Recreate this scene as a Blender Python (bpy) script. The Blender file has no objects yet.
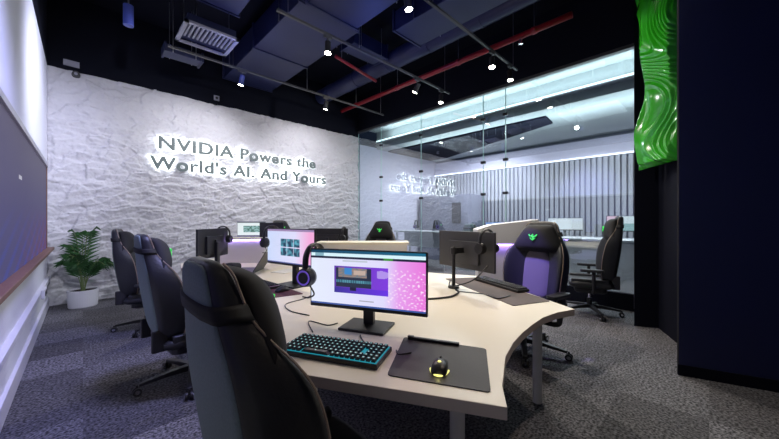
import bpy, bmesh, math, random
from mathutils import Vector, Matrix, noise
random.seed(7)
S = bpy.context.scene
COL = S.collection
PI = math.pi
R = math.radians
# ------------------------------------------------------------------ camera
H = 1.32
YAW = R(44.4)
cam = bpy.data.cameras.new('camera')
cam.sensor_width = 36.0
cam.lens = 313.0 / 779.0 * 36.0
cam.clip_start = 0.02
camo = bpy.data.objects.new('camera', cam)
camo.location = (0, 0, H)
camo.rotation_euler = (R(90), 0, -YAW)
COL.objects.link(camo)
S.camera = camo
# ------------------------------------------------------------------ world, exposure
S.view_settings.view_transform = 'Standard'
S.view_settings.look = 'None'
S.view_settings.exposure = 0.0
S.view_settings.gamma = 1.0
S.view_settings.use_curve_mapping = False
w = bpy.data.worlds.new('world'); S.world = w; w.use_nodes = True
w.node_tree.nodes['Background'].inputs[0].default_value = (0.02, 0.03, 0.06, 1)
w.node_tree.nodes['Background'].inputs[1].default_value = 0.5
try:
    S.cycles.use_denoising = True
    S.cycles.max_bounces = 8
    S.cycles.sample_clamp_indirect = 4.0
    S.cycles.caustics_reflective = False
    S.cycles.caustics_refractive = False
except Exception:
    pass

def lamp(name, kind, loc, energy, color, aim=None, size=0.2, spot=60, blend=0.5, sy=None):
    l = bpy.data.lights.new(name, kind)
    l.energy = energy; l.color = color
    if kind == 'SPOT':
        l.spot_size = R(spot); l.spot_blend = blend; l.shadow_soft_size = size
    elif kind == 'AREA':
        l.size = size
        if sy: l.shape = 'RECTANGLE'; l.size_y = sy
    else:
        l.shadow_soft_size = size
    o = bpy.data.objects.new(name, l); COL.objects.link(o); o.location = loc
    if aim is not None:
        d = Vector(aim) - Vector(loc)
        o.rotation_euler = d.to_track_quat('-Z', 'Y').to_euler()
    return o

# the adjoining room's ceiling panels, cove glow and an unseen uplight
lamp('adjoining_room_light', 'AREA', (7.05, 1.6, 3.40), 140, (0.93, 0.95, 1.0), (7.2, 1.6, 0), 1.0, sy=1.0)
lamp('adjoining_room_light', 'AREA', (7.6, 4.8, 3.40), 150, (0.93, 0.93, 1.0), (7.6, 4.8, 0), 1.6, sy=1.2)
lamp('cove_uplight', 'AREA', (6.22, 3.0, 3.70), 36, (0.80, 0.93, 1.0), None, 0.15, sy=7.0).rotation_euler = (0, R(180), 0)
lamp('adjoining_fill_uplight', 'AREA', (6.9, 3.0, 2.9), 70, (0.80, 0.94, 1.0), None, 0.3, sy=6.0).rotation_euler = (0, R(180), 0)  # unseen floating lamp that brightens the main ceiling beyond the glass
# unseen stand-in spots for the room's violet and blue LED glow
lamp('violet_accent_light', 'SPOT', (1.3, 4.6, 3.6), 380, (0.72, 0.74, 1.0), (-0.39, 5.6, 2.6), 0.3, spot=85, blend=1)
lamp('blue_accent_light', 'SPOT', (0.9, 2.2, 3.7), 560, (0.46, 0.47, 1.0), (-0.39, 3.2, 0.9), 0.3, spot=75, blend=1)
lamp('blue_ceiling_light', 'SPOT', (1.9, 5.0, 3.5), 8, (0.08, 0.14, 1.0), (2.1, 5.0, 4.6), 0.02, spot=150)
lamp('blue_ceiling_light', 'SPOT', (3.1, 3.5, 3.4), 11, (0.08, 0.16, 1.0), (3.3, 3.4, 4.6), 0.02, spot=150)
lamp('blue_ceiling_light', 'SPOT', (2.0, 2.0, 3.4), 8, (0.1, 0.12, 1.0), (2.1, 2.2, 4.6), 0.02, spot=150)

# ------------------------------------------------------------------ materials
def mat(name, col, rough=0.5, metal=0.0, emit=None, es=0.0, spec=0.5, bump=None, var=None, coat=0.0):
    m = bpy.data.materials.new(name); m.use_nodes = True
    nt = m.node_tree; b = nt.nodes['Principled BSDF']
    b.inputs['Base Color'].default_value = (*col, 1)
    b.inputs['Roughness'].default_value = rough
    b.inputs['Metallic'].default_value = metal
    b.inputs['Specular IOR Level'].default_value = spec
    b.inputs['Coat Weight'].default_value = coat
    if emit:
        b.inputs['Emission Color'].default_value = (*emit, 1)
        b.inputs['Emission Strength'].default_value = es
    if bump or var:
        tc = nt.nodes.new('ShaderNodeTexCoord')
        n = nt.nodes.new('ShaderNodeTexNoise')
        n.inputs['Scale'].default_value = (bump or var)[0]
        n.inputs['Detail'].default_value = 6
        nt.links.new(tc.outputs['Object'], n.inputs['Vector'])
        if bump:
            bp = nt.nodes.new('ShaderNodeBump')
            bp.inputs['Strength'].default_value = bump[1]
            bp.inputs['Distance'].default_value = 0.01
            nt.links.new(n.outputs['Fac'], bp.inputs['Height'])
            nt.links.new(bp.outputs['Normal'], b.inputs['Normal'])
        if var:
            mx = nt.nodes.new('ShaderNodeMix'); mx.data_type = 'RGBA'
            k = var[1]
            mx.inputs[6].default_value = (*[c * (1 - k) for c in col], 1)
            mx.inputs[7].default_value = (*[min(1, c * (1 + k)) for c in col], 1)
            nt.links.new(n.outputs['Fac'], mx.inputs[0])
            nt.links.new(mx.outputs[2], b.inputs['Base Color'])
    return m

def attr_emit(name, strength, base=0.02, rough=0.25):
    m = bpy.data.materials.new(name); m.use_nodes = True
    nt = m.node_tree; b = nt.nodes['Principled BSDF']
    a = nt.nodes.new('ShaderNodeAttribute'); a.attribute_name = 'picture'
    nt.links.new(a.outputs['Color'], b.inputs['Emission Color'])
    b.inputs['Emission Strength'].default_value = strength
    b.inputs['Base Color'].default_value = (base, base, base, 1)
    b.inputs['Roughness'].default_value = rough
    return m

def carpet_mat():
    m = bpy.data.materials.new('grey_carpet_tiles'); m.use_nodes = True
    nt = m.node_tree; L = nt.links; b = nt.nodes['Principled BSDF']
    tc = nt.nodes.new('ShaderNodeTexCoord')
    sc = nt.nodes.new('ShaderNodeVectorMath'); sc.operation = 'MULTIPLY'
    sc.inputs[1].default_value = (1 / 0.98, 1 / 0.49, 1)
    L.new(tc.outputs['Object'], sc.inputs[0])
    fl = nt.nodes.new('ShaderNodeVectorMath'); fl.operation = 'FLOOR'
    L.new(sc.outputs[0], fl.inputs[0])
    wn = nt.nodes.new('ShaderNodeTexWhiteNoise'); wn.noise_dimensions = '2D'
    L.new(fl.outputs[0], wn.inputs['Vector'])
    n1 = nt.nodes.new('ShaderNodeTexNoise'); n1.inputs['Scale'].default_value = 60; n1.inputs['Detail'].default_value = 3
    n2 = nt.nodes.new('ShaderNodeTexNoise'); n2.inputs['Scale'].default_value = 14; n2.inputs['Detail'].default_value = 4
    L.new(tc.outputs['Object'], n1.inputs['Vector']); L.new(tc.outputs['Object'], n2.inputs['Vector'])
    r1 = nt.nodes.new('ShaderNodeValToRGB')
    r1.color_ramp.elements[0].position = 0.36; r1.color_ramp.elements[0].color = (0.024, 0.024, 0.028, 1)
    r1.color_ramp.elements[1].position = 0.66; r1.color_ramp.elements[1].color = (0.28, 0.275, 0.30, 1)
    L.new(n1.outputs['Fac'], r1.inputs[0])
    a = nt.nodes.new('ShaderNodeMath'); a.operation = 'MULTIPLY_ADD'; a.inputs[1].default_value = 0.55; a.inputs[2].default_value = 0.55
    L.new(wn.outputs['Value'], a.inputs[0])
    a2 = nt.nodes.new('ShaderNodeMath'); a2.operation = 'MULTIPLY_ADD'; a2.inputs[1].default_value = 0.7; a2.inputs[2].default_value = 0.6
    L.new(n2.outputs['Fac'], a2.inputs[0])
    a3 = nt.nodes.new('ShaderNodeMath'); a3.operation = 'MULTIPLY'
    L.new(a.outputs[0], a3.inputs[0]); L.new(a2.outputs[0], a3.inputs[1])
    mx = nt.nodes.new('ShaderNodeVectorMath'); mx.operation = 'SCALE'
    L.new(r1.outputs['Color'], mx.inputs[0]); L.new(a3.outputs[0], mx.inputs['Scale'])
    L.new(mx.outputs[0], b.inputs['Base Color'])
    b.inputs['Roughness'].default_value = 0.95
    bp = nt.nodes.new('ShaderNodeBump'); bp.inputs['Strength'].default_value = 0.6; bp.inputs['Distance'].default_value = 0.01
    L.new(n1.outputs['Fac'], bp.inputs['Height']); L.new(bp.outputs['Normal'], b.inputs['Normal'])
    return m

def glass_mat():
    m = bpy.data.materials.new('partition_glass'); m.use_nodes = True
    nt = m.node_tree; L = nt.links
    for n in list(nt.nodes):
        if n.type != 'OUTPUT_MATERIAL': nt.nodes.remove(n)
    out = [n for n in nt.nodes if n.type == 'OUTPUT_MATERIAL'][0]
    t = nt.nodes.new('ShaderNodeBsdfTransparent'); t.inputs[0].default_value = (0.93, 0.985, 0.985, 1)
    g = nt.nodes.new('ShaderNodeBsdfGlossy'); g.inputs['Roughness'].default_value = 0.004
    g.inputs[0].default_value = (0.95, 0.98, 1, 1)
    f = nt.nodes.new('ShaderNodeLayerWeight'); f.inputs[0].default_value = 0.5
    pw = nt.nodes.new('ShaderNodeMath'); pw.operation = 'POWER'; pw.inputs[1].default_value = 3.0
    L.new(f.outputs['Facing'], pw.inputs[0])
    ad = nt.nodes.new('ShaderNodeMath'); ad.operation = 'MULTIPLY_ADD'; ad.inputs[1].default_value = 0.5; ad.inputs[2].default_value = 0.18
    L.new(pw.outputs[0], ad.inputs[0])
    mx = nt.nodes.new('ShaderNodeMixShader')
    L.new(ad.outputs[0], mx.inputs[0]); L.new(t.outputs[0], mx.inputs[1]); L.new(g.outputs[0], mx.inputs[2])
    L.new(mx.outputs[0], out.inputs[0])
    return m

M = dict(
    rock=mat('white_rock_relief', (0.66, 0.65, 0.69), 0.85, bump=(22, 0.8), var=(2.2, 0.06)),
    black=mat('black_paint', (0.005, 0.006, 0.014), 0.8, spec=0.15),
    navy=mat('navy_wall_paint', (0.012, 0.018, 0.085), 0.45),
    navyduct=mat('navy_duct_paint', (0.010, 0.015, 0.070), 0.55, var=(3, 0.25)),
    whitewall=mat('white_wall_paint', (0.80, 0.81, 0.86), 0.6, var=(1.2, 0.03)),
    trim=mat('white_trim', (0.70, 0.70, 0.76), 0.5),
    wood=mat('brown_wood', (0.20, 0.10, 0.07), 0.45, var=(8, 0.3)),
    carpet=carpet_mat(),
    glass=glass_mat(),
    steel=mat('brushed_steel', (0.5, 0.5, 0.52), 0.35, 0.9),
    chrome=mat('bright_metal', (0.75, 0.75, 0.78), 0.25, 1.0),
    table=mat('white_laminate', (0.90, 0.83, 0.70), 0.38, var=(4, 0.03)),
    tableedge=mat('white_edge_band', (0.72, 0.62, 0.56), 0.5),
    leg=mat('white_powder_coat', (0.84, 0.82, 0.82), 0.4),
    leather=mat('black_leatherette', (0.022, 0.023, 0.027), 0.42, bump=(60, 0.15)),
    fabric=mat('dark_grey_fabric', (0.20, 0.26, 0.265), 0.75, bump=(140, 0.35), var=(50, 0.2)),
    insert=mat('grey_mesh_fabric', (0.16, 0.14, 0.17), 0.8, bump=(160, 0.3)),
    pillow=mat('black_velvet', (0.010, 0.010, 0.012), 0.8),
    piping=mat('tan_piping', (0.34, 0.26, 0.20), 0.6),
    plastic=mat('black_plastic', (0.018, 0.018, 0.021), 0.4),
    plastic2=mat('charcoal_plastic', (0.06, 0.06, 0.065), 0.5),
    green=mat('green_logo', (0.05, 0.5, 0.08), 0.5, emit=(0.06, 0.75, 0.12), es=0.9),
    padblack=mat('black_mouse_mat', (0.030, 0.027, 0.032), 0.6, var=(90, 0.25)),
    padbrown=mat('brown_desk_mat', (0.085, 0.055, 0.050), 0.7, var=(60, 0.25)),
    red=mat('red_pipe_paint', (0.30, 0.008, 0.02), 0.35),
    redpad=mat('maroon_desk_mat', (0.12, 0.035, 0.05), 0.7, var=(40, 0.5)),
    grille=mat('pale_grille', (0.34, 0.34, 0.42), 0.5),
    lampglow=mat('lamp_glow', (1, 1, 1), 0.5, emit=(1.0, 0.93, 0.80), es=45),
    strip=mat('cool_led_strip', (1, 1, 1), 0.5, emit=(0.80, 0.96, 1.0), es=2.2),
    stripw=mat('white_led_strip', (1, 1, 1), 0.5, emit=(0.82, 0.84, 1.0), es=2.2),
    violet=mat('violet_led_strip', (1, 1, 1), 0.5, emit=(0.40, 0.24, 1.0), es=13),
    letterface=mat('letter_face', (0.16, 0.20, 0.20), 0.5),
    letterglow=mat('letter_glow', (1, 1, 1), 0.5, emit=(0.90, 0.97, 1.0), es=1.15),
    wave=mat('green_wave_lacquer', (0.028, 0.36, 0.012), 0.22, coat=0.4),
    leaf=mat('palm_leaf', (0.035, 0.12, 0.035), 0.45, var=(6, 0.5)),
    leafstem=mat('palm_stem', (0.16, 0.22, 0.08), 0.6),
    pot=mat('white_ceramic', (0.78, 0.78, 0.82), 0.35),
    soil=mat('dark_soil', (0.03, 0.02, 0.015), 0.95, bump=(40, 1)),
    cyankey=mat('cyan_key_light', (0.0, 0.1, 0.1), 0.5, emit=(0.03, 0.55, 0.72), es=0.4),
    rgbkey=mat('magenta_key_light', (0.1, 0.1, 0.1), 0.5, emit=(0.5, 0.25, 0.5), es=0.35),
    keycap=mat('keycap_black', (0.035, 0.035, 0.04), 0.5),
    legend=mat('pale_key_legend', (0.2, 0.2, 0.16), 0.5, emit=(0.25, 0.62, 0.62), es=0.9),
    mouseglow=mat('yellow_mouse_light', (0.5, 0.5, 0.1), 0.5, emit=(0.85, 0.8, 0.25), es=1.3),
    purplering=mat('purple_ring_light', (0.1, 0.05, 0.3), 0.5, emit=(0.16, 0.09, 0.6), es=0.55),
    screen=attr_emit('lit_screen', 0.98),
    wallscreen=attr_emit('wall_screen', 0.62, 0.01, 0.75),
    slat=mat('pale_slat', (0.36, 0.37, 0.42), 0.6),
    slatback=mat('slat_backing', (0.15, 0.16, 0.21), 0.7),
    farwall=mat('lilac_white_paint', (0.62, 0.60, 0.75), 0.6),
    farceil=mat('grey_ceiling_paint', (0.46, 0.50, 0.51), 0.7),
    marble=mat('pale_stone_panel', (0.66, 0.67, 0.74), 0.3, var=(2.5, 0.2)),
    silver=mat('silver_paint', (0.60, 0.62, 0.66), 0.35, 0.3),
    paper=mat('white_paper', (0.8, 0.8, 0.8), 0.8),
    bluecyl=mat('blue_lamp_body', (0.05, 0.07, 0.30), 0.4),
)

# ------------------------------------------------------------------ mesh helpers
def link(name, me, parent=None):
    o = bpy.data.objects.new(name, me); COL.objects.link(o)
    if parent is not None: o.parent = parent
    return o

def obj(name, bm, ms, parent=None, smooth=False, bevel=0, sub=0):
    me = bpy.data.meshes.new(name)
    bmesh.ops.recalc_face_normals(bm, faces=bm.faces)
    bm.to_mesh(me); bm.free()
    if not isinstance(ms, (list, tuple)): ms = [ms]
    for m in ms: me.materials.append(m)
    if smooth:
        for p in me.polygons: p.use_smooth = True
    o = link(name, me, parent)
    if bevel:
        b = o.modifiers.new('bevel', 'BEVEL'); b.width = bevel; b.segments = 3; b.limit_method = 'ANGLE'; b.angle_limit = R(40)
        for p in me.polygons: p.use_smooth = True
        wn = o.modifiers.new('wn', 'WEIGHTED_NORMAL')
    if sub:
        s = o.modifiers.new('sub', 'SUBSURF'); s.levels = sub; s.render_levels = sub
    return o

def B(): return bmesh.new()

def box(bm, c, s, rz=0, M4=None, mi=0):
    r = bmesh.ops.create_cube(bm, size=1)
    m = Matrix.Translation(c) @ Matrix.Rotation(rz, 4, 'Z') @ Matrix.Diagonal((*s, 1))
    if M4 is not None: m = M4 @ m
    bmesh.ops.transform(bm, matrix=m, verts=r['verts'])
    for v in r['verts']:
        for f in v.link_faces: f.material_index = mi
    return bm

def cyl(bm, p0, p1, r0, r1=None, seg=16, mi=0, caps=True):
    p0 = Vector(p0); p1 = Vector(p1); d = p1 - p0
    r = bmesh.ops.create_cone(bm, cap_ends=caps, segments=seg, radius1=r0, radius2=r0 if r1 is None else r1, depth=d.length)
    m = Matrix.Translation((p0 + p1) / 2) @ d.to_track_quat('Z', 'Y').to_matrix().to_4x4()
    bmesh.ops.transform(bm, matrix=m, verts=r['verts'])
    for v in r['verts']:
        for f in v.link_faces: f.material_index = mi
    return bm

def prism(bm, pts, z0, z1, mi=0, side_mi=None):
    b = [bm.verts.new((x, y, z0)) for x, y in pts]
    t = [bm.verts.new((x, y, z1)) for x, y in pts]
    bm.faces.new(b[::-1]).material_index = mi
    bm.faces.new(t).material_index = mi
    n = len(pts)
    for i in range(n):
        f = bm.faces.new((b[i], b[(i + 1) % n], t[(i + 1) % n], t[i]))
        f.material_index = mi if side_mi is None else side_mi
    return bm

def tube(bm, pts, r, seg=8, mi=0, closed=False):
    P = [Vector(p) for p in pts]
    # smooth with catmull-rom
    Q = []
    n = len(P)
    for i in range(n if closed else n - 1):
        a = P[(i - 1) % n] if (closed or i > 0) else P[i]
        b = P[i]; c = P[(i + 1) % n]
        d = P[(i + 2) % n] if (closed or i + 2 < n) else c
        for k in range(6):
            t = k / 6
            Q.append(0.5 * ((2 * b) + (c - a) * t + (2 * a - 5 * b + 4 * c - d) * t * t + (3 * b - a - 3 * c + d) * t ** 3))
    if not closed: Q.append(P[-1])
    rings = []
    m = len(Q); up = Vector((0, 0, 1)); prev = None
    for i, q in enumerate(Q):
        t = (Q[(i + 1) % m] - Q[i - 1]) if closed else (Q[min(i + 1, m - 1)] - Q[max(i - 1, 0)])
        if t.length < 1e-9: t = Vector((1, 0, 0))
        t.normalize()
        if prev is None:
            s = t.cross(up)
            if s.length < 1e-3: s = t.cross(Vector((1, 0, 0)))
        else:
            s = prev - t * prev.dot(t)
        s.normalize(); prev = s; u = s.cross(t)
        rings.append([bm.verts.new(q + (s * math.cos(2 * PI * k / seg) + u * math.sin(2 * PI * k / seg)) * r) for k in range(seg)])
    for i in range(m if closed else m - 1):
        a = rings[i]; b = rings[(i + 1) % m]
        for k in range(seg):
            bm.faces.new((a[k], a[(k + 1) % seg], b[(k + 1) % seg], b[k])).material_index = mi
    if not closed:
        bm.faces.new(rings[0][::-1]).material_index = mi; bm.faces.new(rings[-1]).material_index = mi
    return bm

def loft(bm, loops, mi=0, caps=True):
    Rg = [[bm.verts.new(p) for p in lp] for lp in loops]
    for a, b in zip(Rg, Rg[1:]):
        n = len(a)
        for k in range(n):
            bm.faces.new((a[k], a[(k + 1) % n], b[(k + 1) % n], b[k])).material_index = mi
    if caps:
        bm.faces.new(Rg[0][::-1]).material_index = mi; bm.faces.new(Rg[-1]).material_index = mi
    return bm

def lathe(bm, prof, seg=32, c=(0, 0), mi=0):
    loops = [[(c[0] + r * math.cos(2 * PI * k / seg), c[1] + r * math.sin(2 * PI * k / seg), z) for k in range(seg)] for r, z in prof]
    return loft(bm, loops, mi)

def tag(o, label, cat, group=None, kind=None):
    if label: o['label'] = label
    if cat: o['category'] = cat
    if group: o['group'] = group
    if kind: o['kind'] = kind
    return o

def thing(name, label, cat, loc=(0, 0, 0), rz=0, group=None):
    o = bpy.data.objects.new(name, None); COL.objects.link(o)
    o.empty_display_size = 0.1
    o.location = loc; o.rotation_euler = (0, 0, rz)
    return tag(o, label, cat, group)

def struct(name, bm, m, label, parent=None, **k):
    o = obj(name, bm, m, parent, **k)
    if parent is None:
        tag(o, label, name.split('_')[0], kind='structure')
    return o

def dup(root, loc, rz, label, group=None, skip=()):
    def rec(o, parent):
        c = o.copy(); COL.objects.link(c)
        if parent is not None: c.parent = parent
        for ch in o.children:
            if ch.name.split('.')[0] not in skip: rec(ch, c)
        return c
    r = rec(root, None)
    r.location = loc; r.rotation_euler = (0, 0, rz); r['label'] = label
    if group: r['group'] = group
    elif 'group' in r.keys(): del r['group']
    return r

# ------------------------------------------------------------------ the room shell
XL, XG, YB, YF = -0.39, 5.65, 7.10, -2.6
ZR, ZG, ZC = 3.67, 3.85, 4.85
b = B(); box(b, (4.6, 2.25, -0.05), (10.3, 10.0, 0.1)); struct('floor', b, M['carpet'], 'grey speckled carpet tile floor')
b = B(); box(b, ((XL + XG) / 2, (YB + YF) / 2, ZC + 0.05), (XG - XL + 0.4, YB - YF + 0.4, 0.1)); struct('ceiling', b, M['black'], 'black open ceiling above the ducts')

# back wall: rough white rock relief
def rock_h(x, z):
    p = Vector((x * 1.0 + z * 0.35, z * 2.3 - x * 0.25, 0.3))
    warp = noise.noise_vector(p * 0.9) * 0.55
    q = p + warp
    a = noise.multi_fractal(q * 1.6, 0.9, 2.1, 4) if False else 0
    rdg = 0.0; amp = 1.0; f = 1.7
    for o_ in range(5):
        nval = noise.noise(q * f + Vector((7.1 * o_, 3.3, 1.7)))
        rdg += amp * (1 - abs(nval) * 2.2)
        amp *= 0.58; f *= 2.07
    chip = 0.0
    base = Vector((x + z * 0.30, 0.0, z * 1.7 - x * 0.30)) + noise.noise_vector(Vector((x * 1.3, 2.0, z * 1.3))) * 0.16
    for f2, a2 in ((2.3, .050), (5.2, .030), (11.0, .012)):
        P_ = base * f2 + Vector((f2 * 3.3, 0.35, f2))
        P_.y = 0.35
        d_, pp = noise.voronoi(P_)
        c_ = pp[0]; tl = noise.cell_vector(c_ * 17.3) * 2 - Vector((1, 1, 1))
        dv = P_ - c_
        chip += a2 * (dv.x * tl.x * .8 + dv.z * (.55 + tl.z * .5) + .25 * tl.y)
    return 0.045 + chip + 0.010 * rdg
b = B()
NX, NZ = 460, 280
vs = []
for j in range(NZ + 1):
    z = ZR * j / NZ
    row = []
    for i in range(NX + 1):
        x = XL + (XG + 0.0 - XL) * i / NX
        row.append(b.verts.new((x, YB - min(0.105, max(0.004, rock_h(x, z))), z)))
    vs.append(row)
for j in range(NZ):
    for i in range(NX):
        b.faces.new((vs[j][i], vs[j][i + 1], vs[j + 1][i + 1], vs[j + 1][i]))
bk = [b.verts.new((XL, YB + .1, 0)), b.verts.new((XG, YB + .1, 0)), b.verts.new((XG, YB + .1, ZR)), b.verts.new((XL, YB + .1, ZR))]
b.faces.new(bk[::-1])
b.faces.new([r for r in vs[-1]] + [bk[2], bk[3]])
b.faces.new([r for r in vs[0]][::-1] + [bk[0], bk[1]])
b.faces.new([vs[j][0] for j in range(NZ + 1)] + [bk[3], bk[0]])
b.faces.new([vs[j][-1] for j in range(NZ + 1)][::-1] + [bk[1], bk[2]])
struct('wall_back', b, M['rock'], 'white rock relief wall carrying the glowing letters', smooth=True)
b = B(); box(b, ((XL + XG) / 2, YB + 0.05, (ZR + ZC) / 2 + 0.001), (XG - XL, 0.2, ZC - ZR - 0.004)); struct('wall_back_upper', b, M['black'], 'black wall band above the white rock wall')
b = B(); box(b, (XL - 0.06, (YB + YF) / 2, ZR / 2), (0.12, YB - YF, ZR)); struct('wall_left', b, M['whitewall'], 'white side wall behind the big dark screen')
b = B(); box(b, (XL - 0.06, (YB + YF) / 2, (ZR + ZC) / 2), (0.12, YB - YF, ZC - ZR - 0.002)); struct('wall_left_upper', b, M['black'], 'black band high on the side wall')
b = B(); box(b, ((XL + 3.62) / 2, YF - 0.06, ZC / 2), (3.62 - XL, 0.12, ZC)); struct('wall_front', b, M['navy'], 'dark wall opposite the rock wall')
# dark pillars on the right
b = B(); prism(b, [(5.60, 0.72), (4.88, 0.65), (5.0, 0.43), (4.48, 0.22), (4.50, 0.19), (5.60, 0.19)], 0, ZC); struct('wall_pillar', b, M['black'], 'black pillar behind the green wave panel')
b = B(); prism(b, [(3.62, 0.18), (3.83, -0.46), (4.2, YF), (6.0, YF), (6.0, 0.18)], 0, ZC); struct('wall_right', b, M['navy'], 'tall plain navy wall at the right edge')
b = B(); prism(b, [(3.607, 0.185), (3.635, 0.185), (3.845, -0.46), (3.817, -0.465)], 0.0, 0.09); struct('baseboard_right', b, M['black'], 'low black skirting of the navy wall')
b = B(); box(b, (3.64, 0.186, ZC / 2), (0.02, 0.012, ZC)); struct('trim_1', b, M['plastic2'], 'dark metal corner strip on the navy wall')
# band above the glass
b = B(); box(b, (XG + 0.06, (YB + 0.6) / 2, (ZG + ZC) / 2), (0.16, YB - 0.6, ZC - ZG)); struct('wall_glass_header', b, M['black'], 'black bulkhead over the glass partition')
b = B(); box(b, (XG + 0.02, (YB + 0.6) / 2, ZG - 0.03), (0.09, YB - 0.6, 0.05)); struct('trim_2', b, M['plastic2'], 'dark head channel of the glass partition')
b = B(); box(b, (XG + 0.03, (0.6 + 3.0) / 2, 0.12), (0.08, 2.4, 0.24)); struct('baseboard_glass', b, M['black'], 'dark kick band at the foot of the glass')
b = B(); box(b, (XG - 0.02, 0.735, ZG / 2), (0.03, 0.03, ZG - 0.1)); struct('trim_3', b, M['steel'], 'slim metal post where the glass meets the pillar')

# glass partition: panels
joints = [0.75, 2.68, 3.14, 4.74, 6.12, 7.08]
for i, (y0, y1) in enumerate(zip(joints, joints[1:])):
    b = B(); box(b, (XG + 0.03, (y0 + y1) / 2, (0.25 + ZG - 0.06) / 2), (0.012, y1 - y0 - 0.012, ZG - 0.06 - 0.25))
    o = struct('window_%d' % (i + 1), b, M['glass'], 'clear glass partition pane, counted as pane %d from the pillar' % (i + 1))
    eb = B()
    box(eb, (XG + 0.03, y1 - 0.003, (0.25 + ZG - 0.06) / 2), (0.016, 0.010, ZG - 0.31))
    obj('pane_edge', eb, mat('pane_edge_green', (0.45, 0.70, 0.66), 0.3, emit=None), o)
    for z in (1.82, 2.45, 3.3):
        if y1 < 7:
            cb = B(); box(cb, (XG + 0.03, y1, z), (0.05, 0.09, 0.05)); obj('patch_fitting', cb, M['plastic'], o)

# left wall screen in its frame
t = thing('wall_display', 'large dark purple display in a frame on the left white wall', 'display', (XL, 4.1, 0.87))
z0, z1, y0, y1 = 0.045, 1.19, -3.9, 2.42
def picture_grid(nu, nv, fn, org, du, dv, bm=None):
    """grid of faces whose colour attribute is filled by fn(u, v)"""
    me = bpy.data.meshes.new('screen')
    V = []; F = []
    for j in range(nv + 1):
        for i in range(nu + 1):
            V.append(Vector(org) + Vector(du) * (i / nu) + Vector(dv) * (j / nv))
    for j in range(nv):
        for i in range(nu):
            a = j * (nu + 1) + i
            F.append((a, a + 1, a + nu + 2, a + nu + 1))
    me.from_pydata([tuple(v) for v in V], [], F)
    ca = me.color_attributes.new('picture', 'FLOAT_COLOR', 'CORNER')
    k = 0
    for j in range(nv):
        for i in range(nu):
            c = fn((i + .5) / nu, (j + .5) / nv)
            for q in range(4):
                ca.data[k].color = (c[0], c[1], c[2], 1); k += 1
    return me
def lerp(a, b_, t_):
    t_ = max(0, min(1, t_)); return tuple(x + (y - x) * t_ for x, y in zip(a, b_))
def wall_pic(u, v):  # u 0 near camera .. 1 far corner, v 0 top .. 1 bottom
    c = lerp((0.13, 0.115, 0.19), (0.085, 0.075, 0.22), v * 1.5)
    c = lerp(c, (0.16, 0.06, 0.16), (v - .5) * 2 * max(0, (u - .55) * 2))
    if v > .55:
        s = math.sin((u * 30 + (v - .5) * 16) * 2.6)
        c = lerp(c, (0.06, 0.08, 0.42), max(0, s) * (v - .55) * 2.0)
        s2 = math.sin((u * 30 - (v - .5) * 16) * 2.6)
        c = lerp(c, (0.30, 0.07, 0.14), max(0, s2) * (v - .55) * 1.2 * max(0, (u - .5) * 2))
    if abs(v - .34) < .012 and .585 < u < .612: c = (.8, .8, .9)
    return c
me = picture_grid(260, 70, wall_pic, (0.021, y0, z1), (0, y1 - y0, 0), (0, 0, z0 - z1))
me.materials.append(M['wallscreen']); o = link('screen', me, t)
b = B(); box(b, (0.010, (y0 + y1) / 2, (z0 + z1) / 2), (0.020, y1 - y0, z1 - z0)); obj('screen_housing', b, M['plastic'], t)
b = B(); box(b, (0.02, (y0 + y1) / 2, z1 + 0.02), (0.04, y1 - y0 + .06, 0.05)); obj('top_frame', b, M['steel'], t)
b = B(); box(b, (0.015, y1 + 0.02, (z0 + z1) / 2), (0.03, 0.04, z1 - z0)); obj('side_frame', b, M['wood'], t)
b = B(); box(b, (0.045, (y0 + y1) / 2 + .1, z0 - 0.015), (0.09, y1 - y0 + .26, 0.035)); obj('sill', b, M['wood'], t, bevel=0.004)
b = B(); box(b, (XL + 0.02, 2.35, 0.44), (0.04, 9.4, 0.05)); struct('trim_4', b, M['trim'], 'white cable trunking along the side wall')
b = B(); box(b, (XL + 0.012, 2.35, 0.07), (0.024, 9.4, 0.14)); struct('baseboard_left', b, M['trim'], 'white skirting board of the side wall')
t = thing('power_outlet', 'white power outlet box on the trunking below the wall display', 'outlet', (XL + 0.04, 5.6, 0.44))
b = B(); box(b, (0.015, 0, 0), (0.03, 0.30, 0.10)); obj('cover', b, M['trim'], t, bevel=0.004)
for k in (-1, 1):
    b = B(); box(b, (0.033, k * 0.07, 0), (0.006, 0.06, 0.05)); obj('socket', b, M['plastic2'], t)

# ------------------------------------------------------------------ adjoining room behind the glass
XF = 9.35
b = B(); box(b, ((XG + .12 + XF) / 2, 3.0, 3.50), (XF - XG, 8.2, 0.08))
b.free(); b = B()
prism(b, [(6.45, -1.0), (XF + .1, -1.0), (XF + .1, YB), (6.45, YB)], 3.46, 3.56); struct('ceiling_adjoining', b, M['farceil'], 'grey ceiling of the adjoining room')
b = B(); prism(b, [(XG + .14, -1.0), (6.6, -1.0), (6.6, YB), (XG + .14, YB)], 3.95, 4.02); struct('ceiling_cove', b, M['farceil'], 'raised cove beside the glass partition')
b = B(); box(b, (6.43, 3.05, 3.72), (0.04, 8.1, 0.52)); struct('trim_5', b, M['farceil'], 'vertical face of the ceiling cove')
t = thing('cove_light', 'long bright line of cool light in the cove behind the glass', 'light', (6.32, 3.1, 3.66))
b = B(); box(b, (0, 0, 0.0), (0.05, 7.8, 0.035)); obj('light_strip', b, M['strip'], t)
b = B(); box(b, (0.045, 0, -0.03), (0.13, 7.9, 0.02)); obj('channel', b, M['silver'], t)
b = B(); box(b, (7.7, YB + 0.05, 1.75), (3.9, 0.1, 3.5)); struct('wall_adjoining_back', b, M['farwall'], 'lilac white end wall beyond the glass')
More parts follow.
